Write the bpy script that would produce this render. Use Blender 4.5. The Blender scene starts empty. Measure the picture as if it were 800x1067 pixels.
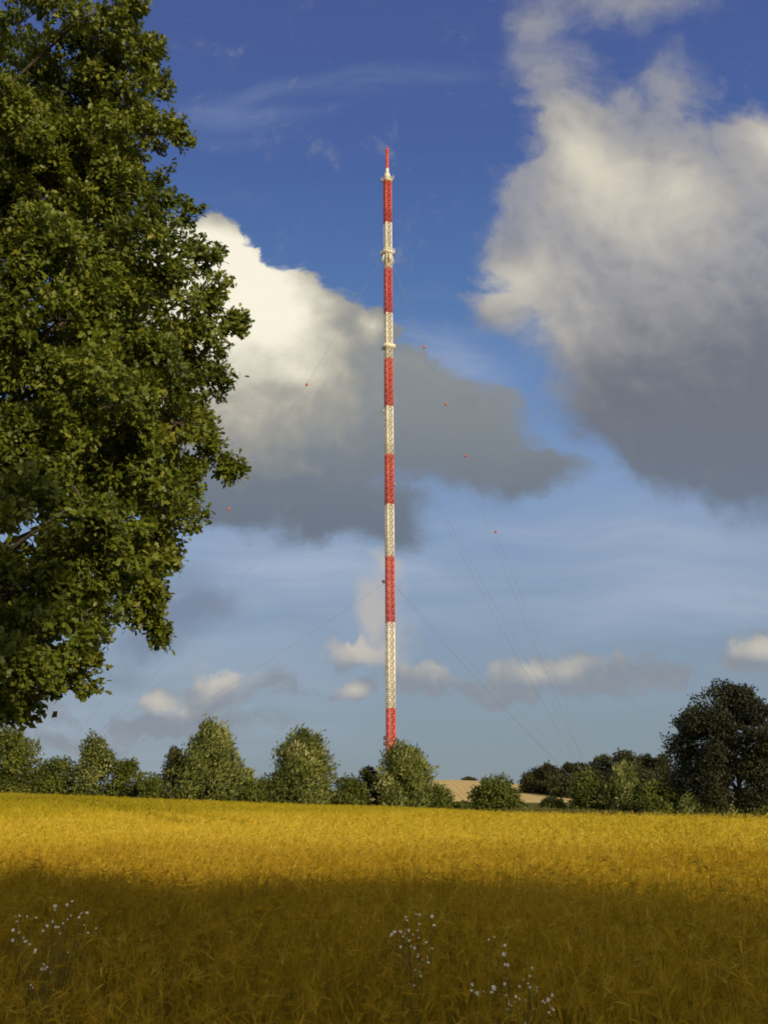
import bpy, math, numpy as np
from mathutils import Matrix, Vector
R = math.radians
rng = np.random.default_rng(11)
S = bpy.context.scene
COL = S.collection

# ------------------------------------------------------------------ camera model
F, CX, CY = 1047.0, 400.0, 533.5            # focal length / centre, in photograph pixels
PITCH, ROLL, EYE = R(16.2), R(0.27), 1.75
SUN_AZ, SUN_EL = R(149), R(15)              # azimuth clockwise from +Y (view direction)
SUN_DIR = np.array([math.sin(SUN_AZ)*math.cos(SUN_EL), math.cos(SUN_AZ)*math.cos(SUN_EL), math.sin(SUN_EL)])

def ray(px, py):
    X, Y = (px-CX)/F, (CY-py)/F
    c, s = math.cos(-ROLL), math.sin(-ROLL)
    X, Y = c*X - s*Y, s*X + c*Y
    return np.array([X, math.cos(PITCH)-Y*math.sin(PITCH), math.sin(PITCH)+Y*math.cos(PITCH)])
def at(px, py, y):
    d = ray(px, py)
    return np.array([0, 0, EYE]) + d*(y/d[1])

# ------------------------------------------------------------------ object helpers
def tag(o, label=None, cat=None, group=None, kind=None):
    if label: o['label'] = label
    if cat: o['category'] = cat
    if group: o['group'] = group
    if kind: o['kind'] = kind
    return o
def thing(name, loc, label, cat, group=None, rz=0):
    o = bpy.data.objects.new(name, None); COL.objects.link(o)
    o.location = [float(v) for v in loc]; o.rotation_euler = (0, 0, rz); o.empty_display_size = .5
    return tag(o, label, cat, group)
def link(name, me, mats, parent=None):
    o = bpy.data.objects.new(name, me); COL.objects.link(o)
    for m in (mats if isinstance(mats, (list, tuple)) else [mats]): me.materials.append(m)
    if parent: o.parent = parent
    return o
def make_mesh(name, V, Fs, tone=None, mat=None, smooth=False):
    """V (n,3); Fs list of index arrays (m,k) with k=3 or 4."""
    me = bpy.data.meshes.new(name)
    V = np.ascontiguousarray(V, dtype=np.float32)
    me.vertices.add(len(V)); me.vertices.foreach_set('co', V.ravel())
    idx = np.concatenate([f.ravel() for f in Fs]).astype(np.int32)
    tot = np.concatenate([np.full(len(f), f.shape[1]) for f in Fs])
    st = np.concatenate([[0], np.cumsum(tot)[:-1]]).astype(np.int32)
    me.loops.add(len(idx)); me.loops.foreach_set('vertex_index', idx)
    me.polygons.add(len(st)); me.polygons.foreach_set('loop_start', st)
    if mat is not None: me.polygons.foreach_set('material_index', np.asarray(mat, np.int32))
    if tone is not None:
        a = me.attributes.new('tone', 'FLOAT', 'POINT'); a.data.foreach_set('value', np.asarray(tone, np.float32))
    if smooth: me.polygons.foreach_set('use_smooth', np.ones(len(st), bool))
    me.update(calc_edges=True); me.validate()
    return me
class MB:
    """collects tubes / boxes into one mesh"""
    def __init__(s): s.V=[]; s.T=[]; s.Q=[]; s.n=0; s.tone=[]
    def add(s, V, T=None, Q=None, tone=.5):
        V = np.asarray(V, float)
        if T is not None and len(T): s.T.append(np.asarray(T)+s.n)
        if Q is not None and len(Q): s.Q.append(np.asarray(Q)+s.n)
        s.V.append(V); s.tone.append(np.full(len(V), tone)); s.n += len(V)
    def tube(s, pts, rad, n=6, cap=True, tone=.5):
        pts = np.asarray(pts, float); k = len(pts); rad = np.broadcast_to(np.asarray(rad, float), (k,))
        tg = np.gradient(pts, axis=0); tg /= np.linalg.norm(tg, axis=1)[:, None]+1e-12
        m = tg.mean(0); ref = np.array([0,0,1.]) if abs(m[2]) < .8*np.linalg.norm(m) else np.array([1.,0,0])
        a = np.cross(tg, ref); a /= np.linalg.norm(a, axis=1)[:, None]+1e-12; b = np.cross(tg, a)
        th = np.arange(n)*2*math.pi/n
        V = pts[:, None, :] + rad[:, None, None]*(np.cos(th)[None, :, None]*a[:, None, :]+np.sin(th)[None, :, None]*b[:, None, :])
        V = V.reshape(-1, 3); Q = []
        for i in range(k-1):
            for j in range(n):
                Q.append((i*n+j, i*n+(j+1) % n, (i+1)*n+(j+1) % n, (i+1)*n+j))
        T = []
        if cap:
            V = np.vstack([V, pts[0], pts[-1]]); c0 = k*n
            for j in range(n):
                T.append((c0, (j+1) % n, j)); T.append((c0+1, (k-1)*n+j, (k-1)*n+(j+1) % n))
        s.add(V, T, Q, tone)
    def box(s, c, size, rz=0, tilt=0):
        x, y, z = [v/2 for v in size]
        V = np.array([(i*x, j*y, k*z) for k in (-1, 1) for j in (-1, 1) for i in (-1, 1)], float)
        ct, stt = math.cos(tilt), math.sin(tilt)
        V = np.stack([V[:, 0], ct*V[:, 1]-stt*V[:, 2], stt*V[:, 1]+ct*V[:, 2]], 1)
        cz, sz = math.cos(rz), math.sin(rz)
        V = np.stack([cz*V[:, 0]-sz*V[:, 1], sz*V[:, 0]+cz*V[:, 1], V[:, 2]], 1)+np.asarray(c, float)
        s.add(V, None, [(0,2,3,1),(4,5,7,6),(0,1,5,4),(2,6,7,3),(0,4,6,2),(1,3,7,5)])
    def ball(s, c, r, nu=12, nv=8, sq=1.0):
        V=[]; Q=[]; T=[]
        for i in range(1, nv):
            ph = math.pi*i/nv
            for j in range(nu):
                V.append((r*math.sin(ph)*math.cos(2*math.pi*j/nu), r*math.sin(ph)*math.sin(2*math.pi*j/nu), r*sq*math.cos(ph)))
        for i in range(nv-2):
            for j in range(nu): Q.append((i*nu+j, (i+1)*nu+j, (i+1)*nu+(j+1) % nu, i*nu+(j+1) % nu))
        t = len(V); V += [(0,0,r*sq), (0,0,-r*sq)]
        for j in range(nu):
            T.append((t, j, (j+1) % nu)); T.append((t+1, (nv-2)*nu+(j+1) % nu, (nv-2)*nu+j))
        s.add(np.array(V)+np.asarray(c, float), T, Q)
    def build(s, name, mat, parent=None, smooth=False):
        Fs = []
        if s.T: Fs.append(np.concatenate(s.T))
        if s.Q: Fs.append(np.concatenate(s.Q))
        return link(name, make_mesh(name, np.concatenate(s.V), Fs, np.concatenate(s.tone), smooth=smooth), mat, parent)
def unit(v): return v/(np.linalg.norm(v, axis=-1, keepdims=True)+1e-9)
def scatter_leaves(P, D, N, L, tpl, tfaces, tone):
    """copies a leaf template (along, across, up) to points P, direction D, normal N, length L -> V, faces, tones"""
    D = unit(D); B = unit(np.cross(N, D)); N = np.cross(D, B)
    V = (P[:, None, :] + L[:, None, None]*(tpl[None, :, 0:1]*D[:, None, :]+tpl[None, :, 1:2]*B[:, None, :]+tpl[None, :, 2:3]*N[:, None, :]))
    k = len(tpl); off = (np.arange(len(P))*k)[:, None, None]
    return V.reshape(-1, 3), [(f[None]+off).reshape(-1, f.shape[1]) for f in tfaces], np.repeat(tone, k)

# ------------------------------------------------------------------ material helpers
class NT:
    def __init__(s, tree): s.t = tree; s.t.nodes.clear()
    def n(s, typ, ins=None, **kw):
        nd = s.t.nodes.new(typ)
        for k, v in kw.items(): setattr(nd, k, v)
        for k, v in (ins or {}).items(): s.set(nd.inputs[k], v)
        return nd
    def set(s, sock, v):
        if isinstance(v, bpy.types.NodeSocket): s.t.links.new(v, sock)
        else: sock.default_value = v
    def m(s, op, a, b=0., c=None, clamp=False):
        nd = s.n('ShaderNodeMath', operation=op, use_clamp=clamp); s.set(nd.inputs[0], a); s.set(nd.inputs[1], b)
        if c is not None: s.set(nd.inputs[2], c)
        return nd.outputs[0]
    def vm(s, op, a, b=None):
        nd = s.n('ShaderNodeVectorMath', operation=op); s.set(nd.inputs[0], a)
        if b is not None: s.set(nd.inputs[3 if op == 'SCALE' else 1], b)
        return nd.outputs[0]
    def ss(s, v, lo, hi, a=0., b=1.):
        nd = s.n('ShaderNodeMapRange', interpolation_type='SMOOTHSTEP'); s.set(nd.inputs[0], v)
        for i, q in enumerate((lo, hi, a, b)): s.set(nd.inputs[1+i], q)
        return nd.outputs[0]
    def mix(s, f, a, b, bt='MIX'):
        nd = s.n('ShaderNodeMix', data_type='RGBA', blend_type=bt); s.set(nd.inputs[0], f)
        s.set(nd.inputs[6], a if isinstance(a, bpy.types.NodeSocket) else (*a, 1)); s.set(nd.inputs[7], b if isinstance(b, bpy.types.NodeSocket) else (*b, 1))
        return nd.outputs[2]
    def noise(s, vec, scale, detail=4, rough=.55, col=False):
        nd = s.n('ShaderNodeTexNoise', {'Vector': vec, 'Scale': scale, 'Detail': detail, 'Roughness': rough})
        return nd.outputs['Color' if col else 'Fac']
    def ramp(s, f, stops):
        nd = s.n('ShaderNodeValToRGB'); s.set(nd.inputs[0], f); e = nd.color_ramp.elements
        while len(e) < len(stops): e.new(.5)
        for q, (p, c) in zip(e, stops): q.position = p; q.color = (*c, 1)
        return nd.outputs[0]
def new_mat(name):
    m = bpy.data.materials.new(name); m.use_nodes = True; return m, NT(m.node_tree)
def leaf_mat(name, stops, transl=.25, rough=.5, nscale=.4, namp=.35, tcol=None, spec=.3):
    m, t = new_mat(name)
    tone = t.n('ShaderNodeAttribute', attribute_name='tone').outputs['Fac']
    pos = t.n('ShaderNodeNewGeometry').outputs['Position']
    f = t.m('ADD', tone, t.m('MULTIPLY', t.m('SUBTRACT', t.noise(pos, nscale, 3), .5), namp), clamp=True)
    c = t.ramp(f, stops)
    p = t.n('ShaderNodeBsdfPrincipled', {'Base Color': c, 'Roughness': rough, 'Specular IOR Level': spec})
    tr = t.n('ShaderNodeBsdfTranslucent', {'Color': t.mix(.6, c, tcol) if tcol else c})
    mx = t.n('ShaderNodeMixShader', {0: transl, 1: p.outputs[0], 2: tr.outputs[0]})
    o = t.n('ShaderNodeOutputMaterial', {'Surface': mx.outputs[0]}); return m
def plain_mat(name, a, b, scale=3., rough=.7, metal=0., bump=0., tone=False):
    m, t = new_mat(name)
    pos = t.n('ShaderNodeTexCoord').outputs['Object']
    f = t.noise(pos, scale, 5)
    p = t.n('ShaderNodeBsdfPrincipled', {'Base Color': t.mix(t.ss(f, .35, .68), a, b), 'Roughness': rough, 'Metallic': metal})
    if bump: t.set(p.inputs['Normal'], t.n('ShaderNodeBump', {'Height': t.noise(pos, scale*6, 6), 'Strength': bump, 'Distance': .05}).outputs[0])
    t.n('ShaderNodeOutputMaterial', {'Surface': p.outputs[0]}); return m

M = {}
M['oak_leaf'] = leaf_mat('oak_leaves', [(0,(.04,.055,.006)),(.35,(.10,.13,.012)),(.7,(.20,.22,.022)),(1,(.34,.31,.05))], .32, .45, .5, .25, (.18,.23,.012), .35)
M['willow_leaf'] = leaf_mat('willow_leaves', [(0,(.035,.045,.006)),(.4,(.092,.112,.018)),(.75,(.185,.20,.045)),(1,(.33,.32,.12))], .2, .5, .3, .5)
M['hedge_leaf'] = leaf_mat('hedge_leaves', [(0,(.035,.045,.006)),(.5,(.095,.118,.014)),(1,(.19,.19,.03))], .2, .55, .3, .5)
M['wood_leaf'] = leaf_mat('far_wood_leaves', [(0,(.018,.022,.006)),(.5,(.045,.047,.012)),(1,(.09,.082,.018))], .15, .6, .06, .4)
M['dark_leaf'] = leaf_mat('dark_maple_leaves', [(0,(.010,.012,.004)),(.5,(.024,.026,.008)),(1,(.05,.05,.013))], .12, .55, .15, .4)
M['bark'] = plain_mat('bark', (.07,.05,.035), (.13,.10,.075), 5, .9, 0, .6)
M['red'] = plain_mat('weathered_red_paint', (.56,.062,.022), (.68,.12,.05), .25, .6)
M['white'] = plain_mat('weathered_white_paint', (.70,.64,.50), (.84,.80,.66), .25, .5)
M['grey'] = plain_mat('galvanised_steel', (.30,.30,.29), (.45,.45,.43), 1, .5, .3)
M['darkgrey'] = plain_mat('dark_equipment', (.05,.045,.04), (.09,.08,.07), 1, .6)
M['wire'] = plain_mat('steel_cable', (.22,.22,.24), (.30,.30,.31), .1, .6, .2)
M['ball'] = plain_mat('orange_red_marker_paint', (.50,.07,.03), (.58,.12,.06), 1, .5)
M['petal'] = plain_mat('white_petals', (.78,.72,.58), (.86,.81,.70), 40, .6)
M['stem'] = plain_mat('flower_stems', (.07,.08,.02), (.12,.11,.03), 20, .7)
CROP = [(0,(.09,.085,.006)),(.3,(.22,.19,.010)),(.55,(.345,.305,.013)),(.8,(.58,.405,.022)),(1,(.70,.53,.06))]
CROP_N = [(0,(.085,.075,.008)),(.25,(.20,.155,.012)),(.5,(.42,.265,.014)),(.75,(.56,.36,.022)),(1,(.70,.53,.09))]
M['crop_near'] = leaf_mat('shade_browned_crop', CROP_N, .3, .7, .55, .5, (.55,.34,.012), .12)  # near stalks' ramp browned to carry the hue of the foreground shade
M['crop'] = leaf_mat('ripening_crop', CROP, .3, .65, .22, .34, (.62,.36,.012), .15)
M['crop_floor'] = leaf_mat('crop_canopy', CROP, 0., .9, 1.6, .7, None, .05)
M['grass'] = leaf_mat('margin_grass', [(0,(.07,.075,.015)),(.5,(.15,.14,.03)),(1,(.26,.22,.06))], .25, .7, .3, .4)
def ground_mat():
    m, t = new_mat('ground_soil_and_grass')
    pos = t.n('ShaderNodeNewGeometry').outputs['Position']
    c1 = t.mix(t.ss(t.noise(pos, .35, 6), .38, .64), (.10,.085,.02), (.17,.14,.035))
    soil = t.mix(t.ss(t.noise(pos, 3.5, 6), .35, .65), (.045,.032,.012), (.09,.062,.02))
    y = t.n('ShaderNodeSeparateXYZ', {0: pos}).outputs[1]
    c = t.mix(t.ss(y, 70., 88.), soil, c1)
    p = t.n('ShaderNodeBsdfPrincipled', {'Base Color': c, 'Roughness': .95, 'Specular IOR Level': .1})
    t.set(p.inputs['Normal'], t.n('ShaderNodeBump', {'Height': t.noise(pos, 6, 6), 'Strength': .7, 'Distance': .1}).outputs[0])
    t.n('ShaderNodeOutputMaterial', {'Surface': p.outputs[0]}); return m
def hill_mat():
    m, t = new_mat('stubble_on_hill')
    pos = t.n('ShaderNodeNewGeometry').outputs['Position']
    st = t.n('ShaderNodeTexWave', {'Vector': pos, 'Scale': .16, 'Distortion': 2.5, 'Detail': 3, 'Detail Scale': .5}, bands_direction='X').outputs['Fac']
    f = t.m('ADD', t.m('MULTIPLY', st, .14), t.m('MULTIPLY', t.noise(pos, .05, 6, .65), .86))
    c = t.mix(t.ss(f, .3, .7), (.52,.37,.15), (.66,.49,.22))
    p = t.n('ShaderNodeBsdfPrincipled', {'Base Color': c, 'Roughness': .95, 'Specular IOR Level': .05})
    t.n('ShaderNodeOutputMaterial', {'Surface': p.outputs[0]}); return m

# ------------------------------------------------------------------ terrain
def gh(x, y):
    x = np.asarray(x, float); y = np.asarray(y, float)
    sm = lambda v: np.clip(v, 0, 1)**2*(3-2*np.clip(v, 0, 1))
    s = np.clip(y/112, 0, 1)
    field = s*(0.58-np.where(x > 0, .050, .030)*np.clip(x, -70, 70)) + .10*np.sin(x*.09+1.3)*np.sin(y*.055)*s
    field = field + .35*np.exp(-((x+38)/14)**2-((y-96)/22)**2)
    field = field + 1.05*sm((x-9)/6)*sm((y-91.5)/7)
    k = sm((y-116)/34)
    hill = 10.9*np.exp(-((x-17)/60)**2-((y-390)/120)**2)
    far = -1.2+hill+6*np.exp(-((x-130)/70)**2-((y-420)/130)**2)
    return field*(1-k)+far*k
def grid(xs, ys, zoff=0.):
    X, Y = np.meshgrid(xs, ys); Z = gh(X, Y)+zoff
    nx, ny = len(xs), len(ys)
    i = np.arange(nx-1)[None, :]+np.arange(ny-1)[:, None]*nx
    Q = np.stack([i, i+1, i+1+nx, i+nx], -1).reshape(-1, 4)
    return np.stack([X, Y, Z], -1).reshape(-1, 3), Q
def axis(*segs):
    return np.unique(np.concatenate([np.linspace(a, b, n) for a, b, n in segs]))
gx = axis((-6000,-800,12),(-800,-120,30),(-120,120,81),(120,800,30),(800,6000,12))
gy = axis((-800,-60,16),(-60,170,78),(170,700,70),(700,9000,20))
V, Q = grid(gx, gy)
tag(link('ground', make_mesh('ground', V, [Q], smooth=True), ground_mat()), kind='structure')
V, Q = grid(np.linspace(-60, 150, 85), np.linspace(250, 470, 90), .06)
edge = (np.hypot((V[:, 0]-40)/100, (V[:, 1]-360)/105) > 1)
keep = ~edge[Q].all(1)
V[edge, 2] -= .4
tag(link('hill', make_mesh('hill', V, [Q[keep]], smooth=True), hill_mat()), kind='structure')

# ------------------------------------------------------------------ the crop field
def crop_edge(x): return 113-24/(1+np.exp(-(x-8)/1.6))
def spot(px, py, hgt=.8):
    d = ray(px, py)
    for y in np.arange(3, 125, .1):
        p = np.array([0,0,EYE])+d*(y/d[1])
        if p[2] < gh(p[0], p[1])+hgt: return p
    return p
track = [spot(235, 862), spot(185, 853), spot(160, 848.5), spot(128, 843), spot(98, 837), spot(80, 832.5)]
def patch(x, y):                                  # slow variation of crop height and ripeness over the field
    return (np.sin(x*.31+.6*np.sin(y*.17))*np.sin(y*.23+1.7*np.sin(x*.11))+.6*np.sin(x*.9+y*.53)*np.sin(y*.71-x*.27))/1.6
def near_track(x, y):
    d = np.full(len(x), 9e9)
    for a, b in zip(track[:-1], track[1:]):
        ab = (b-a)[:2]; t = np.clip(((x-a[0])*ab[0]+(y-a[1])*ab[1])/(ab@ab), 0, 1)
        d = np.minimum(d, np.hypot(x-a[0]-t*ab[0], y-a[1]-t*ab[1]))
    return d
def ribbon(P, W, side):
    """P (n,k,3) centre line, W (k,) half-widths * (n,), side (n,3) -> verts, quads"""
    n, k = P.shape[:2]
    A = P-side[:, None]*W[..., None]; Bv = P+side[:, None]*W[..., None]
    V = np.stack([A, Bv], 2).reshape(n, k*2, 3)
    q = np.array([(2*i, 2*i+1, 2*i+3, 2*i+2) for i in range(k-1)])
    return V, q
class Soup:
    def __init__(s): s.V=[]; s.Q=[]; s.t=[]; s.n=0
    def add(s, V, q, tone):
        n, k = V.shape[:2]
        s.V.append(V.reshape(-1, 3)); s.Q.append((q[None]+(np.arange(n)*k)[:, None, None]).reshape(-1, 4)+s.n)
        s.t.append(np.repeat(tone, k) if tone.ndim == 1 else tone.ravel()); s.n += n*k
def stalks(soup, x, y, H, sc, leaves=2, awns=4, tone0=.5, nod=1.):
    n = len(x); z = gh(x, y); up = np.array([0,0,1.])
    az = rng.normal(.35, 1.9, n); ln = np.abs(rng.normal(.14, .10, n))*nod
    dirv = np.stack([np.cos(az), np.sin(az), 0*az], 1)
    base = np.stack([x, y, z], 1)
    t3 = np.array([0., .55, 1.])
    P = base[:, None]+H[:, None, None]*(t3[None, :, None]*up+ (t3**2)[None, :, None]*ln[:, None, None]*dirv[:, None])
    sa = rng.uniform(0, math.pi, n); side = np.stack([np.cos(sa), np.sin(sa), 0*sa], 1)
    tone = np.clip(tone0+rng.normal(0, .13, n), 0.02, 1)
    W = (np.array([.0028, .0024, .0016])[None]*sc[:, None])
    soup.add(*ribbon(P, W, side), tone-.12)
    for j in range(leaves):
        h0 = rng.uniform(.25, .8, n); a = rng.uniform(0, 2*math.pi, n); L = rng.uniform(.16, .38, n)*(.6+.4*np.minimum(sc, 2.5))
        ld = np.stack([np.cos(a), np.sin(a), 0*a], 1); pb = base+(H*h0)[:, None]*up+(H*h0**2*ln)[:, None]*dirv
        u = np.array([0, .4, .75, 1.]); rise = rng.uniform(.6, 1.25, n); drop = rng.uniform(.2, .95, n)
        Pl = pb[:, None]+L[:, None, None]*(u[None, :, None]*ld[:, None]*.55+(rise[:, None]*u-drop[:, None]*u**2.2)[..., None]*up)
        sd = np.stack([-np.sin(a), np.cos(a), 0*a], 1)+rng.normal(0, .3, (n, 3))
        soup.add(*ribbon(Pl, np.array([.003, .004, .0028, .0005])[None]*sc[:, None], sd), np.clip(tone-.2+rng.normal(0, .10, n), 0, 1))
    tip = P[:, 2]; hd = unit(dirv*rng.uniform(.3, 1.3, n)[:, None]*nod+up*rng.uniform(-.2, .9, n)[:, None])
    EL = rng.uniform(.05, .09, n)*(.6+.4*np.minimum(sc, 4))
    u = np.array([0, .3, .7, 1.])
    Pe = tip[:, None]+EL[:, None, None]*(u[None, :, None]*hd[:, None]-.25*(u**2)[None, :, None]*up)
    for rr in range(2):
        sd = unit(np.cross(hd, up)+1e-3) if rr == 0 else unit(np.cross(hd, np.cross(hd, up)+1e-3))
        soup.add(*ribbon(Pe, np.array([.002, .0052, .0046, .0008])[None]*sc[:, None], sd), np.clip(tone+.12, 0, 1))
    for j in range(awns):
        st = tip+EL[:, None]*rng.uniform(.1, .9, (n, 1))*hd
        ad = unit(hd+rng.normal(0, .38, (n, 3))); al = rng.uniform(.06, .13, n)*(.6+.4*np.minimum(sc, 4))
        Pa = np.stack([st, st+al[:, None]*ad], 1); sd = unit(np.cross(ad, rng.normal(0, 1, (n, 3))))
        soup.add(*ribbon(Pa, np.array([.0011, .0003])[None]*sc[:, None], sd), np.clip(tone+.2, 0, 1))
soup = Soup()
# near, full stalks
def scatter(d0, d1, rho, pad):
    ys = []; xs = []
    for a in np.arange(d0, d1, 1.0):
        b = min(a+1., d1); w = .43*b+pad; n = int(rho((a+b)/2)*(b-a)*2*w)
        ys.append(rng.uniform(a, b, n)); xs.append(rng.uniform(-w, w, n))
    return np.concatenate(xs), np.concatenate(ys)
x, y = scatter(2.8, 19, lambda d: 340 if d < 9 else 340*(9/d)**.8, 1.8)
pt = patch(x, y); wisp = rng.random(len(x)) < .30+.25*np.clip(x/np.maximum(y, 1)*2.5, -1, 1); H = np.clip(.80+.06*pt+rng.normal(0, .10, len(x)), .4, 1.15)
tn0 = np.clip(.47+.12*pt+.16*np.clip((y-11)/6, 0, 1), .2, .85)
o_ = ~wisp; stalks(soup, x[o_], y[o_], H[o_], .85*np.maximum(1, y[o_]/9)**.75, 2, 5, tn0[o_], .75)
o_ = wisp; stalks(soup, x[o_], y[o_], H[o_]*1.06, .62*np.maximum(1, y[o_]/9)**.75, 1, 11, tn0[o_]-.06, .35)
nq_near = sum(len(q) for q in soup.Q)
x, y = scatter(19, 113, lambda d: 165*(19/d)**1.4, 3)
ok = (y < crop_edge(x)+rng.normal(0, .3, len(x))); tr = near_track(x, y)
wheel = np.abs(tr-.95) < .55
x, y, tr, wheel = x[ok], y[ok], tr[ok], wheel[ok]
pt = patch(x*.6, y*.6); H = np.clip(.80+.05*pt+rng.normal(0, .075, len(x)), .5, 1.05); H[wheel] *= .25
stalks(soup, x, y, H, (y/9)**.75, 1, 3, np.clip(.86+.10*pt-.42*np.clip((y-24)/45, 0, 1)+.004*np.clip(x, -30, 10), .3, .95)-.25*wheel, .7)
# loose taller grasses that stand out of the crop
x, y = scatter(4.5, 55, lambda d: 5.0 if d < 9 else 13.0*(9/d)**.5, 2.5)
sel = (x > .03*y+rng.normal(0, .10, len(x))*y); x, y = x[sel], y[sel]
stalks(soup, x, y, rng.uniform(.85, 1.18+.12*np.clip(x/y*3, 0, 1), len(x)), .8*np.maximum(1, y/11)**.7, 1, 11, np.where(rng.random(len(x)) < .4, .42, .72), 1.3)
nq_st = sum(len(q) for q in soup.Q)
# closed canopy below the ears
cx_, cy_ = np.linspace(-70, 70, 260), axis((20, 60, 130), (60, 114, 90))
V, Q = grid(cx_, cy_, 0.)
hh = .66+.04*patch(V[:, 0]*.7, V[:, 1]*.7)+rng.normal(0, .03, len(V)); hh *= np.clip((V[:, 1]-20)/3, .2, 1)
hh[np.abs(near_track(V[:, 0], V[:, 1])-.95) < .5] = .25
V[:, 2] += hh
Q = Q[(V[:, 1] < crop_edge(V[:, 0])-.6)[Q].all(1) & (np.abs(V[:, 0]) < .43*V[:, 1]+9)[Q].any(1)]
soup.V.append(V); soup.Q.append(Q+soup.n); soup.t.append(np.full(len(V), .52)); soup.n += len(V)
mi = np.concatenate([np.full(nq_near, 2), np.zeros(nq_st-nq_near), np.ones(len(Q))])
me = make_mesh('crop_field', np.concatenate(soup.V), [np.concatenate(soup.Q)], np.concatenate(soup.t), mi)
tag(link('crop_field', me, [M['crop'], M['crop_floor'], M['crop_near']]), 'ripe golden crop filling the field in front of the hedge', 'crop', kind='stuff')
# grass margin beyond the crop
gs = Soup(); n = 15000
x = rng.uniform(-62, 62, n); e = crop_edge(x); y = e+(119-e)*rng.uniform(0, 1, n)
stalks(gs, x, y, rng.uniform(.12, .45, n), np.full(n, 5.), 2, 0, np.full(n, .55))
tag(link('margin_grass', make_mesh('margin_grass', np.concatenate(gs.V), [np.concatenate(gs.Q)], np.concatenate(gs.t)), M['grass']),
    'short pale green grass strip between the crop and the hedge', 'grass', kind='stuff')

# ------------------------------------------------------------------ near oak
prof = np.array([(0,.02),(.28,.24),(.42,.15),(.62,.31),(.76,.19),(1,0)])
tp = [];
for t, w in prof: tp += [(t, 0, -.10*t*t), (t, w, -.10*t*t+.25*w-.05*t), (t, -w, -.10*t*t+.25*w-.05*t)]
tp = np.array(tp); fq = []
for i in range(len(prof)-1):
    a = 3*i; fq += [(a, a+3, a+4, a+1), (a, a+2, a+5, a+3)]
OAK_F = [np.array(fq)]
LOBES = [  # px, py, depth, radius px : the boughs the photograph shows
 (20,25,11.5,62),(88,18,11.2,50),(120,42,11.8,34),(62,92,11.0,58),(150,60,12.2,22),(128,95,11.8,36),(160,92,12.2,18),
 (8,120,10.6,55),(110,150,11.4,46),(152,140,12,32),(176,145,12.4,16),(40,190,10.4,62),(120,200,11.2,44),(160,215,11.8,32),
 (192,225,12.2,16),(20,275,9.8,60),(85,265,10.6,54),(150,268,11.2,42),(196,262,11.8,28),(222,268,12.2,17),(60,335,9.8,62),(130,330,10.6,54),
 (190,315,11.4,44),(228,330,12,28),(246,340,12.3,15),(15,385,9.4,56),(95,400,9.8,58),(165,385,10.8,50),(212,380,11.6,30),
 (40,455,9.4,56),(120,455,10.2,54),(185,440,11.2,40),(215,425,11.8,24),(222,472,11.9,20),(246,490,12.1,10),(232,484,12,12),
 (150,505,10.6,44),(190,500,11.4,28),(85,520,9.8,46),(165,555,11,36),(195,545,11.6,20),(120,570,10.4,40),(160,590,11.2,22),
 (30,530,9.6,44),(60,590,10,46),(10,620,9.8,48),(118,612,10.6,22),(85,640,10.4,34),(150,640,11.4,13),(160,655,11.5,13),(163,622,11.4,13),(152,612,11.2,14),(168,662,11.6,8),(138,628,11.3,10),(45,670,10.2,42),(80,690,10.5,24),
 (95,672,10.6,14),(85,712,10.7,13),(8,700,10,38),(48,705,10.4,22),(10,735,10.2,18),(58,712,10.5,12),(-2,745,10.2,12)]
lobes = []
for px, py, d, r in LOBES:
    if r > 30: d += float(np.clip(rng.normal(0, .5), -.9, .9))
    c = at(px, py, d); lobes.append((c, r*np.linalg.norm(c-[0,0,EYE])/F*.93, 1.0))
OAK = np.array([-7.8, 12.6, 0.]); OAK[2] = float(gh(OAK[0], OAK[1]))
front = list(lobes)
for c, r, _ in front[:]:                       # a second layer of boughs behind the front ones
    if r > .28:
        q = c+np.array([-.75, rng.uniform(1.2, 2.6), rng.uniform(-.3, .3)]); lobes.append((q, r*.95, .75))
g = 0
while g < 85:                                  # the remainder of the crown, beyond the picture's edge
    v = unit(rng.normal(0, 1, 3)); c = OAK+np.array([0, 0, 8.4])+v*np.array([5.6, 5.2, 6.0])*rng.uniform(.72, .98)
    u_ = (c[0]/max(c[1], .1))
    d = c-np.array([0, 0, EYE]); dep = d[1]*math.cos(PITCH)+d[2]*math.sin(PITCH); ppx = CX+F*d[0]/max(dep, .1); ppy = CY-F*(d[2]*math.cos(PITCH)-d[1]*math.sin(PITCH))/max(dep, .1)
    r = rng.uniform(.65, 1.1); rp = r*F/max(dep, .1)
    if c[1] < 6.2 or (ppx+rp > -25 and ppy+rp > -25): continue
    lobes.append((c, r, .5)); g += 1
bark = MB(); limb = MB(); fineP = []; coarseP = []
trunk_pts = OAK+np.array([(0,0,-.2),(.05,.02,1.0),(.02,-.05,2.4),(.15,-.1,4.2),(.1,.05,6.5),(.25,0,9),(.2,.1,11.5)])
bark.tube(trunk_pts, [.62,.46,.40,.36,.28,.18,.07], 14)
def bez(a, b, k, sag, jit):
    t = np.linspace(0, 1, k)[:, None]; m = (a+b)/2+np.array([0,0,sag])+rng.normal(0, jit, 3)
    return (1-t)**2*a+2*t*(1-t)*m+t*t*b
nf = len(front)
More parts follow.
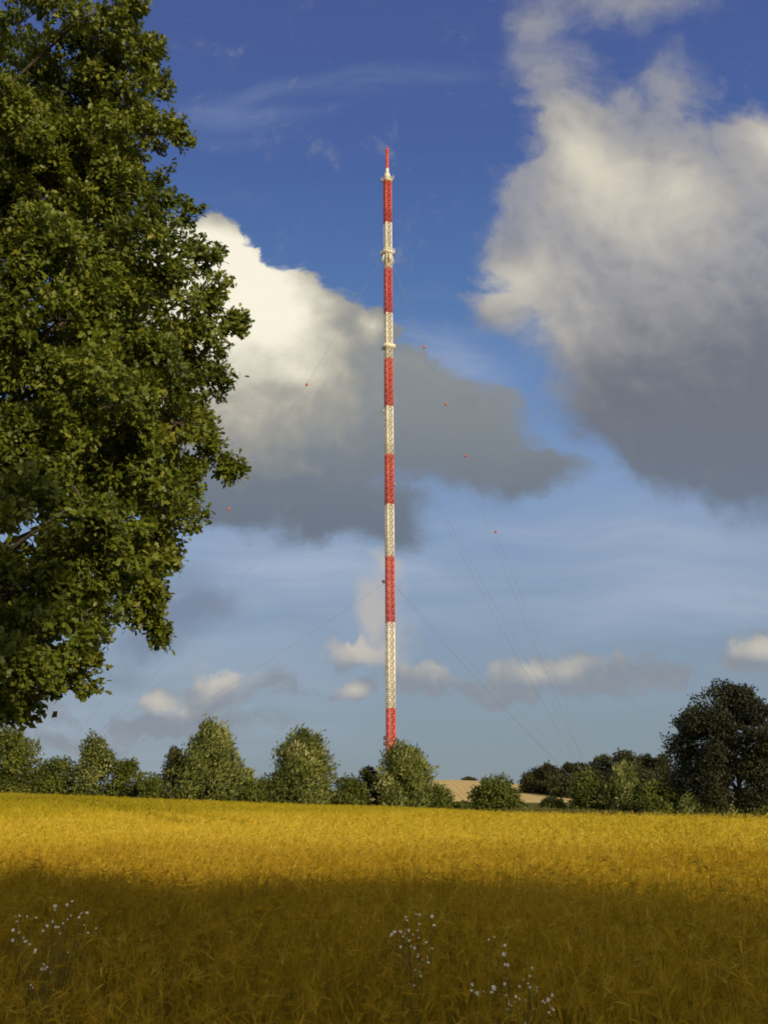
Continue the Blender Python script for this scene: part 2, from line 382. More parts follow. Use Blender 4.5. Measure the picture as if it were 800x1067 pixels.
for i, (c, r, dens) in enumerate(lobes):
    if r < .24:
        big = min((q for q in front if q[1] > r*1.25), key=lambda q: np.linalg.norm(q[0]-c))
        limb.tube(bez(big[0], c, 6, .08, .06), np.linspace(.014, .006, 6), 5, False)
    else:
        zt = np.clip(c[2]-.45*np.hypot(*(c-OAK)[:2])-.4, 2.2, 11); a = np.array([np.interp(zt, trunk_pts[:, 2], trunk_pts[:, k]) for k in range(2)]+[zt])
        L = np.linalg.norm(c-a); limb.tube(bez(a, c, 7, .35, .25), np.linspace(.03+.007*L, .012, 7), 6, False)
    lob_t = rng.normal(.47, .09); near = i < nf
    ns = int(np.clip(20*r*r+5, 3, 17)) if near else int(np.clip(22*r*r+4, 4, 22)*min(1, dens+.3))
    v = unit(rng.normal(0, 1, (ns, 3))+np.array([.12, -.25, .1])*near)
    sub = c+v*(r*rng.uniform(.2, 1.22, ns)**.6)[:, None]*np.array([1, 1.05, .9])
    sr = np.clip(.34*r, .07, .19)*rng.uniform(.7, 1.3, ns)
    for q, vv_, rr_ in zip(sub, v, sr):
        nt = int(np.clip(560*rr_*rr_+4, 4, 24)); tv = unit(rng.normal(0, 1, (nt, 3)))
        p = q+tv*(rr_*rng.uniform(.2, 1.15, nt)**.5)[:, None]*np.array([1.15, 1.15, .8])
        (fineP if near else coarseP).append((p, unit(tv*.8+vv_*.7+np.array([.05, -.1, .2])), np.full(nt, lob_t+rng.normal(0, .07))))
        limb.tube(bez(c, q, 4, .03, .04), [.010, .008, .006, .004], 4, False)
        if near:
            for z_ in p[::4]: limb.tube(bez(q, z_, 3, .01, .01), [.004, .003, .002], 3, False)
def foliage(pts, k, jit, l0, l1, tpl, faces):
    P = np.concatenate([q[0] for q in pts]); O = np.concatenate([q[1] for q in pts]); tt = np.concatenate([q[2] for q in pts]); n = len(P)
    PP = np.repeat(P, k, 0)+rng.normal(0, jit, (n*k, 3)); OO = np.repeat(O, k, 0)
    D = unit(OO*.6+rng.normal(0, .6, (n*k, 3))+np.array([0, 0, -.05])); Nn = unit(OO*.7+np.array([.1, -.1, .5])+rng.normal(0, .42, (n*k, 3)))
    return scatter_leaves(PP, D, Nn, rng.uniform(l0, l1, n*k), tpl, faces, np.clip(np.repeat(tt, k)+rng.normal(0, .14, n*k), 0, 1))
V1, F1, t1 = foliage(fineP, 11, .036, .055, .095, tp, OAK_F)
wide = np.array([(0,0,0),(.5,.34,.06),(.5,-.34,.06),(1,0,-.06)])
V2, F2, t2 = foliage(coarseP, 8, .07, .09, .15, wide, [np.array([(0,2,3,1)])])
V = np.vstack([V1, V2]); Fs = [np.concatenate([F1[0], F2[0]+len(V1)])]; tn = np.concatenate([t1, t2])
print('oak leaves', len(F1[0])//14, len(F2[0]))
oak = thing('oak_tree', OAK, 'large leafy oak tree overhanging the left side, close to the camera', 'tree')
def child(mb, name, mat, root, smooth=True):
    o = mb.build(name, mat, root, smooth); o.matrix_parent_inverse = Matrix.Translation(-Vector(root.location)); return o
child(bark, 'trunk', M['bark'], oak); child(limb, 'branches', M['bark'], oak)
o = link('crown', make_mesh('crown', V, Fs, tn), M['oak_leaf'], oak); o.matrix_parent_inverse = Matrix.Translation(-Vector(oak.location))

# ------------------------------------------------------------------ trees and shrubs
LEAF_T = np.array([(0,0,0),(.42,.36,.06),(.5,-.36,.06),(1,0,-.08)]); LEAF_F = [np.array([(0,2,3,1)])]
SPRAY_T = np.array([(0,0,0),(.4,.20,.05),(.5,-.20,.05),(1,0,-.12)])
def tree_parts(w, h, style, nleaf, ls, seed, low=.04):
    """crown mesh + trunk builder about the origin; w, h in metres"""
    rg = np.random.default_rng(seed); C = []
    nl = {'willow': 30, 'round': 34, 'dark': 60, 'shrub': 14, 'column': 26}[style]
    while len(C) < nl:
        t = rg.uniform(low, 1); a = rg.uniform(0, 2*math.pi)
        env = {'willow': min(1, 1.22*(1-t)**.62), 'round': math.sqrt(max(0, 1-((t-.48)/.54)**2)), 'dark': math.sqrt(max(0, 1-((t-.46)/.56)**2)),
               'shrub': math.sqrt(max(0, 1-(t-.1)**2/.82)), 'column': min(1, 2.2*(1-t)**.7)*(.8+.2*min(1, t/.2))}[style]
        rr = env*math.sqrt(rg.uniform(.1, 1)); lr = {'willow': .19, 'round': .2, 'dark': .135, 'shrub': .30, 'column': .24}[style]*rg.uniform(.7, 1.25)
        rr *= max(.1, (1-lr)); C.append((np.array([rr*math.cos(a)*w/2, rr*math.sin(a)*w/2, t*h*(1-.35*lr*w/h)]), lr*w))
    n = nleaf//nl; Ps=[]; Os=[]; ts=[]
    for c, r in C:
        m = int(n*rg.uniform(.7, 1.3)); v = unit(rg.normal(0, 1, (m, 3)))
        sq = np.array([1, 1, 1.25 if style in ('willow', 'column') else .85])
        rad = .92*r*rg.uniform(.3, 1, m)**.4*(1+.30*np.sin(4*v[:, 0]+c[0])*np.sin(5*v[:, 2]+c[2])+rg.normal(0, .14, m))
        Ps.append(c+v*rad[:, None]*sq); Os.append(v); ts.append(np.full(m, rg.normal(.5, .16)))
    P = np.concatenate(Ps); O = np.concatenate(Os); t = np.concatenate(ts); m = len(P)
    P[:, 2] = np.maximum(P[:, 2], .05)
    if style in ('willow',):
        D = unit(O*.5+np.array([.45, .1, .75])+rg.normal(0, .35, (m, 3))); N = unit(O+np.array([0, -.2, .2])+rg.normal(0, .4, (m, 3))); T = SPRAY_T; L = ls*1.7*rg.uniform(.6, 1.3, m)
    else:
        D = unit(O*.4+rg.normal(0, .7, (m, 3))); N = unit(O*.8+np.array([0, 0, .5])+rg.normal(0, .45, (m, 3))); T = LEAF_T; L = ls*rg.uniform(.65, 1.35, m)
    V, Fs, tn = scatter_leaves(P, D, N, L, T, LEAF_F, np.clip(t+rg.normal(0, .15, m), 0, 1))
    tk = MB(); lean = rg.normal(0, .03*h, 2)
    top = np.array([lean[0], lean[1], .8*h]); b = .022*h+.03
    tk.tube([(0,0,-.15),(lean[0]*.2,lean[1]*.2,.25*h),(lean[0]*.6,lean[1]*.6,.5*h),top], [b, b*.75, b*.5, b*.15], 8)
    for c, r in C[::2]:
        z0 = max(.15*h, c[2]*.6); f = z0/(.8*h); a = np.array([lean[0]*f, lean[1]*f, min(z0, .78*h)])
        q = np.linspace(0, 1, 4)[:, None]; tk.tube(a+(c-a)*q+np.array([0,0,.06*h])*q*(1-q)*2, np.linspace(b*.35, b*.1, 4), 5, False)
    return make_mesh('crown', V, Fs, tn), tk
def tree(name, x0, x1, top, y, style, mat, nleaf, ls, seed, label, cat='tree', group=None, low=.04, sink=0.):
    a, b = at(x0, 845, y), at(x1, 845, y); xc = (a[0]+b[0])/2; w = (b[0]-a[0])*(1.14 if style in ('willow', 'round', 'shrub') else 1.0 if style == 'column' else .95); zt = at((x0+x1)/2, top, y)[2]
    z0 = float(gh(xc, y))-sink; h = (zt-z0)*.97
    me, tk = tree_parts(w, h, style, int(nleaf*3.0), ls*.98, seed, low)
    r = thing(name, (xc, y, z0), label, cat, group)
    tk.build('trunk' if cat == 'tree' else 'stem', M['bark'], r, True); link('crown' if cat == 'tree' else 'foliage', me, M[mat], r)
    return r
T = tree; ROW = 'trees in the hedgerow behind the field'; SH = 'shrubs in the hedgerow behind the field'
T('broadleaf_tree', -28, 36, 760, 119, 'round', 'hedge_leaf', 4200, .30, 1, 'rounded green tree standing furthest left in the hedgerow, below the oak boughs', group=ROW)
T('hedge_tree', 33, 78, 790, 121, 'round', 'hedge_leaf', 2600, .28, 2, 'low dark bushy tree just left of the column shaped tree', group=ROW)
T('broadleaf_tree', 74, 119, 770, 120, 'column', 'willow_leaf', 3600, .28, 3, 'upright column shaped tree between two low bushy trees at left', group=ROW)
T('hedge_tree', 114, 148, 791, 121, 'round', 'hedge_leaf', 2200, .27, 4, 'small rounded olive tree just right of the column shaped tree', group=ROW)
T('young_tree', 163, 197, 782, 121, 'column', 'wood_leaf', 2000, .26, 6, 'thin dark tree at the left flank of a broad silvery willow', group=ROW)
T('willow_tree', 180, 259, 762, 119, 'willow', 'willow_leaf', 6500, .28, 7, 'broad silvery willow, left one of the big willows, dark thin tree beside it', group=ROW)
T('willow_tree', 279, 353, 766, 119, 'willow', 'willow_leaf', 6200, .28, 9, 'broad silvery willow standing alone midway between mast and leftmost willow', group=ROW)
T('hedge_tree', 368, 398, 800, 121, 'round', 'wood_leaf', 2200, .26, 11, 'small dark round tree touching the left of the willow below the mast', group=ROW)
T('willow_tree', 388, 453, 781, 119, 'willow', 'willow_leaf', 6000, .28, 12, 'willow that hides the foot of the red and white mast', group=ROW)
T('broadleaf_tree', 492, 538, 809, 119, 'round', 'hedge_leaf', 3000, .27, 15, 'spreading low tree in front of the pale hill, right of the mast', group=ROW)
T('broadleaf_tree', 594, 630, 803, 114, 'column', 'hedge_leaf', 2600, .27, 17, 'slim green tree left of the wind blown willow on the right', group=ROW)
T('willow_tree', 630, 670, 802, 112, 'willow', 'willow_leaf', 3400, .26, 18, 'small wind blown willow with pale leaves in front of the far wood', group=ROW)
T('hedge_tree', 660, 712, 814, 110, 'round', 'hedge_leaf', 2800, .26, 19, 'low bushy green tree between the wind blown willow and the big dark tree', group=ROW)
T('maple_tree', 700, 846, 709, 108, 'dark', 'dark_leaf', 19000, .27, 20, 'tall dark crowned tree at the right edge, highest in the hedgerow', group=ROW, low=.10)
# shrubs
for a in [(142,170,808,'round','low olive shrub between the olive tree and the thin dark tree'),
          (252,288,810,'round','low green shrub filling the gap between the two broad willows'),
          (345,381,806,'round','green shrub at the right foot of the lone broad willow'),
          (446,474,820,'shrub','small shrub at the right foot of the willow below the mast'),
          (473,493,831,'shrub','very low shrub in front of the pale hill, left of the spreading tree'),
          (534,552,838,'shrub','tiny shrub at the right foot of the spreading low tree'),
          (563,590,833,'shrub','low shrub in front of the foot of the pale hill'),
          (668,700,832,'shrub','pale low shrub under the left edge of the big dark tree'),
          (700,735,834,'willow','low shrub under the left part of the big dark tree'),
          (730,768,830,'willow','pale willow shrub under the middle of the big dark tree'),
          (762,800,832,'willow','pale willow shrub in the lower right under the big dark tree'),
          (795,835,826,'willow','willow shrub cut by the right edge under the big dark tree')]:
    rt = a[0] > 590
    T('hedge_shrub', a[0], a[1], a[2], 106 if rt else 117.5, a[3], 'willow_leaf' if a[3] == 'willow' else 'hedge_leaf', 1300, .24, 100+a[0], a[4], 'shrub', SH)
# low continuous undergrowth along the hedge
Ps = []
for x0 in np.arange(-62, 60, .55):
    yb = 122 if x0 < 20 else (122-9/(1+math.exp(-(x0-25)/3)))
    if 6.2 < x0 < 9.8 or 14.5 < x0 < 21.5: hb = .5
    else: hb = 4.4 if x0 < 6 else 2.2
    m = 230; v = np.clip(rng.normal(0, 1, (m, 3)), -1.7, 1.7)*np.array([.6, .6, .42]); Ps.append(np.stack([x0+v[:, 0], yb+v[:, 1], gh(x0, yb)+np.abs(v[:, 2])*hb*(1+.22*math.sin(x0*1.3)+.2*math.sin(x0*.47+1))], 1))
P = np.concatenate(Ps); m = len(P)
V, Fs, tn = scatter_leaves(P, unit(rng.normal(0, 1, (m, 3))), unit(rng.normal(0, .5, (m, 3))+np.array([0, -.4, .5])), .30*rng.uniform(.6, 1.3, m), LEAF_T, LEAF_F, np.clip(rng.normal(.4, .2, m), 0, 1))
tag(link('undergrowth', make_mesh('undergrowth', V, Fs, tn), M['hedge_leaf']), 'low tangled undergrowth between the hedgerow trees', 'undergrowth', kind='stuff')
# far wood on the right
WOOD = 'trees of the far wood on the right'
for i, (a, b, t, yy, lb) in enumerate([(545,572,803,300,'leftmost low tree of the far dark wood beside the pale hill'),(562,590,798,296,'second tree from the left in the far dark wood'),
        (584,606,796,304,'third tree from the left in the far dark wood'),(598,628,794,296,'rounded tree of the far wood above the slim green tree'),(618,646,787,308,'tall tree of the far wood above the wind blown willow'),
        (638,668,784,298,'highest tree of the far wood, above the wind blown willow right side'),(660,686,786,306,'tree of the far wood above the low bushy green tree'),(678,706,787,300,'tree of the far wood touching the big dark tree'),
        (575,612,810,286,'lower tree in front of the far wood, left of the slim green tree'),(606,640,806,284,'lower tree in front of the far wood, behind the wind blown willow'),(640,690,802,282,'lower tree in front of the far wood, left of the big dark tree')]):
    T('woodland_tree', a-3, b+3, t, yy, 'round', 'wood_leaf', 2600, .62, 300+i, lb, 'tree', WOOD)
T('hill_tree', 483, 497, 812, 372, 'round', 'wood_leaf', 700, .6, 400, 'tiny dark tree on the skyline of the pale hill', 'tree', low=.05)
# trees behind the photographer: their shade lies over the near crop
BACK = 'bushy trees behind the photographer'
for i, (xx, yy, w, h, nl) in enumerate([(4.6,-12,6,11.0,9000),(7.6,-12.6,5,11.6,9000),(10.6,-12.3,4.6,8.2,7000),(13.4,-12,5,7.8,8000),(16.6,-12.4,4.6,6.6,6000),(19.4,-12,4.4,5.2,5500),(22.4,-12.3,4.4,5.6,5500),(26.0,-12,5,5.6,6000),(31,-12.5,7,8.0,7000),
        (8,-15,6,6.5,6000),(12,-15,6,6.5,6000),(15.5,-15,5.5,6.5,6000),(19,-15,5.5,6.3,6000),(22.5,-15,5.5,6.3,6000),(26,-15,6,6.5,6000),(18.5,-14,6,8.4,330),(24,-14.5,7,8.6,380)]):
    me, tk = tree_parts(w, h, 'round', nl, .5, 500+i, .02)
    r = thing('hedge_tree', (xx, yy, 0), 'bushy broadleaf tree in the row behind the photographer', 'tree', BACK)
    tk.build('trunk', M['bark'], r, True); link('crown', me, M['hedge_leaf'], r)

# ------------------------------------------------------------------ the mast
MD = 330.0; MB0 = at(407.6, 838, MD); MX = MB0[0]; MZ = float(gh(MX, MD))
def zz(py): return at(405, py, MD)[2]-MZ
mast = thing('radio_mast', (MX, MD, MZ), 'tall guyed lattice radio mast in red and white bands behind the hedgerow', 'mast')
HW = 1.04; MR = R(24)
def corner(i, hw=HW):
    a = MR+math.pi/4+i*math.pi/2; return np.array([hw*math.sqrt(2)*math.cos(a), hw*math.sqrt(2)*math.sin(a)])
def lattice(z0, z1, mat, lab):
    m = MB(); n = max(1, round((z1-z0)/2.35)); hs = np.linspace(z0, z1, n+1)
    for i in range(4):
        c = corner(i); c2 = corner((i+1) % 4); m.tube([(*c, z0), (*c, z1)], .23, 8)
        for a, b in zip(hs[:-1], hs[1:]):
            m.tube([(*c, a), (*c2, b)], .115, 5, False); m.tube([(*c2, a), (*c, b)], .115, 5, False); m.tube([(*c, b-.06), (*c2, b-.06)], .10, 5, False)
    for dx, dy in ((-.35, -.3), (.35, -.3), (.35, .3), (-.35, .3)): m.tube([(dx, dy, z0), (dx, dy, z1)], .09, 5, False)   # lift shaft
    for a in np.arange(z0+.3, z1-.1, .75): m.box((0, 0, a), (.8, .7, .16))
    o = m.build('lattice_section', M[mat], mast); o['label'] = lab
B = [(815,None),(738,'red'),(649,'white'),(580,'red'),(526,'white'),(474,'red'),(424,'white'),(374,'red'),(327,'white'),(280,'red'),(233,'white'),(190,'red')]
zs = [0.]+[zz(b[0]) for b in B[1:]]
for i in range(1, len(B)): lattice(zs[i-1]+.001, zs[i], B[i][1], f'{B[i][1]} painted lattice section')
def ring_platform(py, half, th, rail=True, solid=False):
    z = zz(py); m = MB(); m.box((0, 0, z), (2*half, 2*half, th), MR)
    o = m.build('platform', M['white'], mast)
    if rail:
        r = MB()
        for i in range(4):
            c = corner(i, half*.97); c2 = corner((i+1) % 4, half*.97)
            for f in np.linspace(0, 1, 5)[:-1]: q = c+(c2-c)*f; r.tube([(*q, z+th/2), (*q, z+th/2+1.1)], .06, 5)
            for hgt in (.55, 1.1): r.tube([(*c, z+th/2+hgt), (*c2, z+th/2+hgt)], .06, 5)
        r.build('railing', M['white'], o)
    return z
z3 = ring_platform(361.5, 1.95, 1.15, False)
z2 = ring_platform(264, 2.0, .5); z1 = ring_platform(188.5, 1.55, .45)
for i in range(4):                                   # slanted antenna panels below the second platform
    a = MR+i*math.pi/2; m = MB(); m.box((math.sin(a)*1.95, -math.cos(a)*1.95, z2-2.4), (.75, .32, 3.0), a, R(-13)); m.build('antenna_panel', M['white'], mast)
m = MB(); zt = zz(187); m.tube([(0,0,zt),(0,0,zt+2.2),(0,0,zt+2.5),(0,0,zt+3.2)], [1.05,1.05,.8,.5], 12); m.build('antenna_head', M['white'], mast, True)
za, zb, zc = zz(184.5), zz(176), zz(155)
m = MB(); m.tube([(0,0,za-.6),(0,0,za),(0,0,za+.05),(0,0,zb)], [.35,.35,.62,.62], 12); m.build('antenna_collar', M['white'], mast, True)
m = MB(); hs = np.linspace(zb, zc, 10)
for a, b in zip(hs[:-1], hs[1:]): m.tube([(0,0,a),(0,0,b-.25)], .60, 12); m.tube([(0,0,b-.25),(0,0,b)], .48, 12)
m.tube([(0,0,zc),(0,0,zc+1.4)], .07, 5); m.build('antenna_spire', M['red'], mast)
for i in (0, 1, 2, 3):
    c = corner(i, 1.75); m = MB(); m.box((*c, z1+1.0), (.3, .3, 2.2), MR); m.build('antenna_panel', M['grey'], mast)
for py, side, mat, r in ((429.5,-1,'grey',.6),(506,1,'grey',.4),(607,-1,'darkgrey',.6)):
    m = MB(); z = zz(py); x = side*(1.75+r*.6); t = np.linspace(0, 1, 5)
    m.tube(np.array([(x, -1.0-.45*q, z) for q in t]), [.12, r*.55, r*.8, r*.95, r], 14); m.tube([(side*1.2,-.3,z-.2),(x,-1.0,z)], .08, 5); m.build('dish_antenna', M[mat], mast, True)
for py in (769, 775):
    m = MB(); z = zz(py); m.box((-1.95, -.7, z), (.7, .5, 1.3), .3); m.tube([(-1.4,-.4,z),(-2.1,-.7,z)], .08, 5); m.build('equipment_box', M['darkgrey'], mast)
m = MB(); m.box((0,0,.35), (5,5,.9), MR); m.build('foundation', plain_mat('concrete', (.28,.27,.25), (.38,.37,.34), 1, .9), mast)

# guy wires: three directions, three heights
GR = 128.0; HT = {265: 'upper', 430: 'middle', 606: 'lower'}
SIDE = {168: 'left', 47: 'far right', 289: 'near right'}
BALLS = {(168,265): [400.5, 530], (47,265): [362, 422, 475.5, 555]}
for ang, sd in SIDE.items():
    ax, ay = MX+GR*math.cos(R(ang)), MD+GR*math.sin(R(ang)); az = float(gh(ax, ay))
    for py, nm in HT.items():
        top = np.array([MX+1.6*math.cos(R(ang)), MD+1.6*math.sin(R(ang)), MZ+zz(py)-.4]); bot = np.array([ax, ay, az+.6])
        t = np.linspace(0, 1, 33)[:, None]; sag = {265: 6.0, 430: 3.0, 606: 1.6}[py]
        pts = top+(bot-top)*t; pts[:, 2] -= 4*sag*(t*(1-t))[:, 0]
        bl = BALLS.get((ang, py), [])
        r = thing('guy_wire', (ax, ay, az), f'{nm} steel guy wire of the mast running to the {sd}'+(', with red marker balls' if bl else ''), 'cable', 'guy wires of the radio mast')
        m = MB(); m.tube(pts, .036, 5); child(m, 'cable', M['wire'], r)
        m = MB(); m.box((0, 0, .3), (1.2, 1.2, 1.0), R(ang)); m.build('anchor', M['grey'], r)
        for b in bl:
            d = pts-np.array([0,0,EYE]); dep = d[:, 1]*math.cos(PITCH)+d[:, 2]*math.sin(PITCH); pyy = CY-F*(d[:, 2]*math.cos(PITCH)-d[:, 1]*math.sin(PITCH))/dep
            p = np.array([np.interp(b, pyy, pts[:, k]) for k in range(3)])
            m = MB(); m.ball(p, .5); m.tube([p+[0,0,.5], p+[0,0,.75]], .15, 6); child(m, 'marker_ball', M['ball'], r)

# ------------------------------------------------------------------ white wildflowers
petal_t = []
def blossom(c, r, face):
    m = MB(); face = unit(face); a = unit(np.cross(face, [0, 0, 1.]+rng.normal(0, .1, 3))); b = np.cross(face, a); n = 6
    for j in range(n):
        th = 2*math.pi*j/n+rng.uniform(-.2, .2); d = math.cos(th)*a+math.sin(th)*b; s_ = -math.sin(th)*a+math.cos(th)*b; L = r*rng.uniform(.8, 1.15)
        m.add([c, c+d*L*.6+s_*L*.34+face*L*.12, c+d*L+face*L*.05, c+d*L*.6-s_*L*.34+face*L*.12], None, [(0,1,2,3)])
    m.ball(c+face*r*.1, r*.28, 6, 4, .6); return m
def flower_plant(pts, label, root_px):
    mp = np.mean(pts, 0); q = spot(mp[0], max(p[1] for p in pts), .86); q = np.array([q[0], q[1], float(gh(q[0], q[1]))])
    r = thing('wildflower_plant', q, label, 'wildflower', 'white wildflowers in the crop')
    st = MB(); bl = []
    pts = pts+[(px+rng.normal(0, 5), py+rng.normal(0, 4)) for px, py in pts[::1] if rng.random() < .7]
    for i, (px, py) in enumerate(pts):
        p = at(px, py, q[1]+rng.uniform(-.12, .12)); 
        mid = q+np.array([(p[0]-q[0])*.3, (p[1]-q[1])*.3, max(.3, (p[2]-q[2])*.55)])
        t = np.linspace(0, 1, 6)[:, None]; st.tube((1-t)**2*q+2*t*(1-t)*mid+t*t*p, np.linspace(.002, .0009, 6), 4, False)
        bl.append(blossom(p, rng.choice([.005, .007, .010])*rng.uniform(.85, 1.15), np.array([rng.normal(0, .5), -1+rng.normal(0, .3), rng.uniform(.2, 1.2)])))
    child(st, 'stems', M['stem'], r)
    for m in bl: child(m, 'blossom', M['petal'], r, False)
flower_plant([(17,955),(38,956),(20,972),(25,977),(31,984),(37,990),(45,970),(49,964),(58,944),(70,943),(71,958),(66,962),(83,956),(91,951),(88,964),(92,972),(60,966),(63,973),(71,992),(45,1004),(48,1010),(53,1013),(30,1028),(33,1026),(18,960),(55,960)],
    'loose spray of small white flowers in the crop at lower left', (55, 1030))
flower_plant([(407,975),(411,971),(424,959),(437,953),(450,955),(452,964),(437,963),(422,973),(424,978),(436,977),(430,974),(428,986),(432,988),(436,994),(440,1000),(445,997),(446,1003),(447,990),(437,1013),(438,1017),(441,983),(450,988),(431,1027)],
    'upright cluster of small white flowers in the crop below the mast', (438, 1045))
flower_plant([(491,1032),(497,1035),(512,1034),(525,994),(526,1005),(529,1019),(527,1037),(530,1043),(537,1037),(541,1041),(547,1042),(541,1028),(545,1021),(550,1025),(554,1009),(559,1029),(567,1045),(571,1042),(572,1056),(576,1052),(529,1052),(540,1060),(547,1066),(556,1051),(509,979)],
    'scattered small white flowers in the crop at bottom centre right', (540, 1062))

# ------------------------------------------------------------------ sky
W = bpy.data.worlds.new('World'); S.world = W; W.use_nodes = True; t = NT(W.node_tree)
STR = .1
sky = t.n('ShaderNodeTexSky', sky_type='NISHITA', sun_disc=False, sun_elevation=SUN_EL, sun_rotation=SUN_AZ, altitude=50, air_density=1.0, dust_density=.6, ozone_density=2.5).outputs[0]
dirv = t.n('ShaderNodeTexCoord').outputs['Generated']
sep = t.n('ShaderNodeSeparateXYZ', {0: dirv})
dy = t.m('MAXIMUM', sep.outputs[1], .12)
uv = t.n('ShaderNodeCombineXYZ', {0: t.m('DIVIDE', sep.outputs[0], dy), 1: t.m('DIVIDE', sep.outputs[2], dy)}).outputs[0]
def uvof(px, py): d = ray(px, py); return d[0]/d[1], d[2]/d[1]
def warp(vec, scale, amp, detail=3, rough=.55):
    c = t.vm('SUBTRACT', t.noise(vec, scale, detail, rough, True), (.5, .5, .5)); c = t.vm('MULTIPLY', c, (amp, amp, 0)); return t.vm('ADD', vec, c)
def blob(vec, px, py, rx, ry, rot=0.):
    u, v = uvof(px, py); u2, v2 = uvof(px+10, py); s1 = abs(u2-u)/10; u3, v3 = uvof(px, py-10); s2 = abs(v3-v)/10
    mp = t.n('ShaderNodeMapping', {'Vector': vec, 'Location': (u, v, 0), 'Rotation': (0, 0, R(rot)), 'Scale': (rx*s1, ry*s2, 1)}, vector_type='TEXTURE')
    return t.n('ShaderNodeTexGradient', {0: mp.outputs[0]}, gradient_type='SPHERICAL').outputs['Fac']
def union(vec, bl, k=.12):
    out = None
    for b in bl:
        w = b[5] if len(b) > 5 else 1.; f = blob(vec, *b[:5])
        if w != 1.: f = t.m('MULTIPLY', f, w)
        out = f if out is None else t.m('SMOOTH_MAX', out, f, k)
    return out
def total(vec, bl):
    out = None
    for b in bl:
        f = t.m('MULTIPLY', t.m('POWER', blob(vec, *b[:5]), 1.0), b[5]); out = f if out is None else t.m('ADD', out, f)
    return out
w1 = warp(uv, 5., .07, 2); w2 = warp(w1, 19., .055, 4, .55); w3 = warp(w2, 70., .010, 4, .6)
puff = t.noise(w1, 13., 8, .58); puff_s = t.noise(t.vm('ADD', w1, (.010, .012, 0)), 13., 5, .5); puff_0 = t.noise(w1, 13., 5, .5)
relief = t.m('SUBTRACT', puff_0, puff_s)
fine = t.noise(w2, 34., 7, .6)
n1 = t.m('ADD', t.m('MULTIPLY', t.m('SUBTRACT', puff, .5), .9), t.m('MULTIPLY', t.m('SUBTRACT', fine, .5), .6))
def lin(c): return tuple(((v/255)/12.92 if v/255 < .04045 else ((v/255+.055)/1.055)**2.4)/STR for v in c)
el = sep.outputs[2]
clear = t.ramp(t.m('MULTIPLY', el, 1.25, clamp=True), [(p, tuple(v*STR for v in lin(c))) for p, c in [(0,(128,142,153)),(.10,(130,146,160)),(.26,(134,155,183)),(.37,(130,155,192)),(.48,(108,140,188)),(.60,(84,118,172)),(.72,(74,100,160)),(.86,(72,90,150)),(1,(64,80,140))]])
clear = t.vm('SCALE', clear, 1/STR)
# the picture's side of the sky is deep blue; overhead and towards the sun plain sky and unseen bright cloud, added as fill light
outside = t.m('MAXIMUM', t.ss(sep.outputs[1], .45, .15), t.ss(el, .73, .86))
col = t.mix(t.m('SUBTRACT', .9, t.m('MULTIPLY', outside, .9)), sky, clear)
fill_cloud = t.ss(t.noise(dirv, 2.6, 6, .55), .40, .56)
col = t.mix(t.m('MULTIPLY', t.m('MULTIPLY', fill_cloud, outside), .92), col, lin((226,220,206)))
def layer(col, dens, bias, soft, shade, amp=.30, alpha=1., nz=None):
    d = t.m('ADD', dens, t.m('MULTIPLY', nz or n1, amp)); a = t.ss(d, bias, soft if isinstance(soft, bpy.types.NodeSocket) else bias+soft)
    a = t.m('MULTIPLY', t.m('MULTIPLY', a, t.ss(dens, .0, .13)), alpha)
    return t.mix(a, col, shade), d
def mapv(sock, y0, y1, px=400): return t.ss(sock, uvof(px, y0)[1], uvof(px, y1)[1])
inside = t.m('SUBTRACT', 1., t.ss(sep.outputs[1], .45, .15))
# cirrus streak and thin veil
st = t.n('ShaderNodeMapping', {'Vector': w1, 'Rotation': (0, 0, R(-10)), 'Scale': (1.6, 9., 1)}).outputs[0]
streak = t.noise(st, 1.4, 6, .55)
veil = total(w1, [(350,97,190,24,9,.42),(250,120,120,34,0,.28),(590,580,330,110,0,.6),(300,590,260,110,0,.75),(450,345,70,60,40,.9),(120,750,300,110,0,.9),(760,640,240,120,0,.5),(440,640,420,130,0,.3),(500,380,60,60,0,.4)])
va = t.m('MULTIPLY', t.ss(streak, .33, .72), t.m('MINIMUM', veil, .8))
col = t.mix(t.m('MULTIPLY', va, inside), col, lin((172,184,204)))
# low distant cumulus
low = union(w3, [(243,712,44,24,0,.9),(168,726,36,26,10),(200,740,46,24,-10),(176,752,60,22,0),(222,752,40,18,0,.8),(368,676,40,30,0,.95),(366,672,40,30,0,.9),(225,726,70,30,0,.9),(150,756,70,22,0,.8),(362,716,32,17,0),(440,704,80,30,0),(520,708,90,30,0),(610,698,100,32,0),(690,704,60,22,0),(790,680,60,34,0),(70,776,120,18,0,.7),(30,742,80,30,0,.9),(290,715,90,30,0,.6),(240,755,120,22,0,.6)], .14)
llit = t.ss(t.m('ADD', total(w1, [(240,706,50,26,0,1.1),(168,722,40,22,0,.9),(198,734,40,20,0,.7),(368,668,46,36,0,.9),(394,610,34,70,0,1.2),(384,655,40,34,0,.6),(362,712,30,16,0,.8),(455,692,70,22,0,.6),(550,692,90,18,0,.65),(640,684,80,18,0,.45),(785,672,50,26,0,1.)]), t.m('MULTIPLY', relief, 1.2)), .05, 1.0)
n2 = t.m('ADD', n1, t.m('MULTIPLY', t.m('SUBTRACT', t.noise(w2, 48., 5, .6), .5), 1.5))
llit2 = t.m('ADD', llit, t.m('MULTIPLY', t.m('SUBTRACT', fine, .5), .5), clamp=True)
col, _ = layer(col, low, .18, .42, t.mix(llit2, lin((136,143,153)), lin((206,197,182))), .60, .82, n2)
column = union(w2, [(400,600,26,46,0,.8),(390,640,40,50,0,.9),(400,672,50,36,0,.9),(352,672,30,22,0,.7)], .2)
col, _ = layer(col, column, .08, .75, lin((186,182,178)), .55, .85)
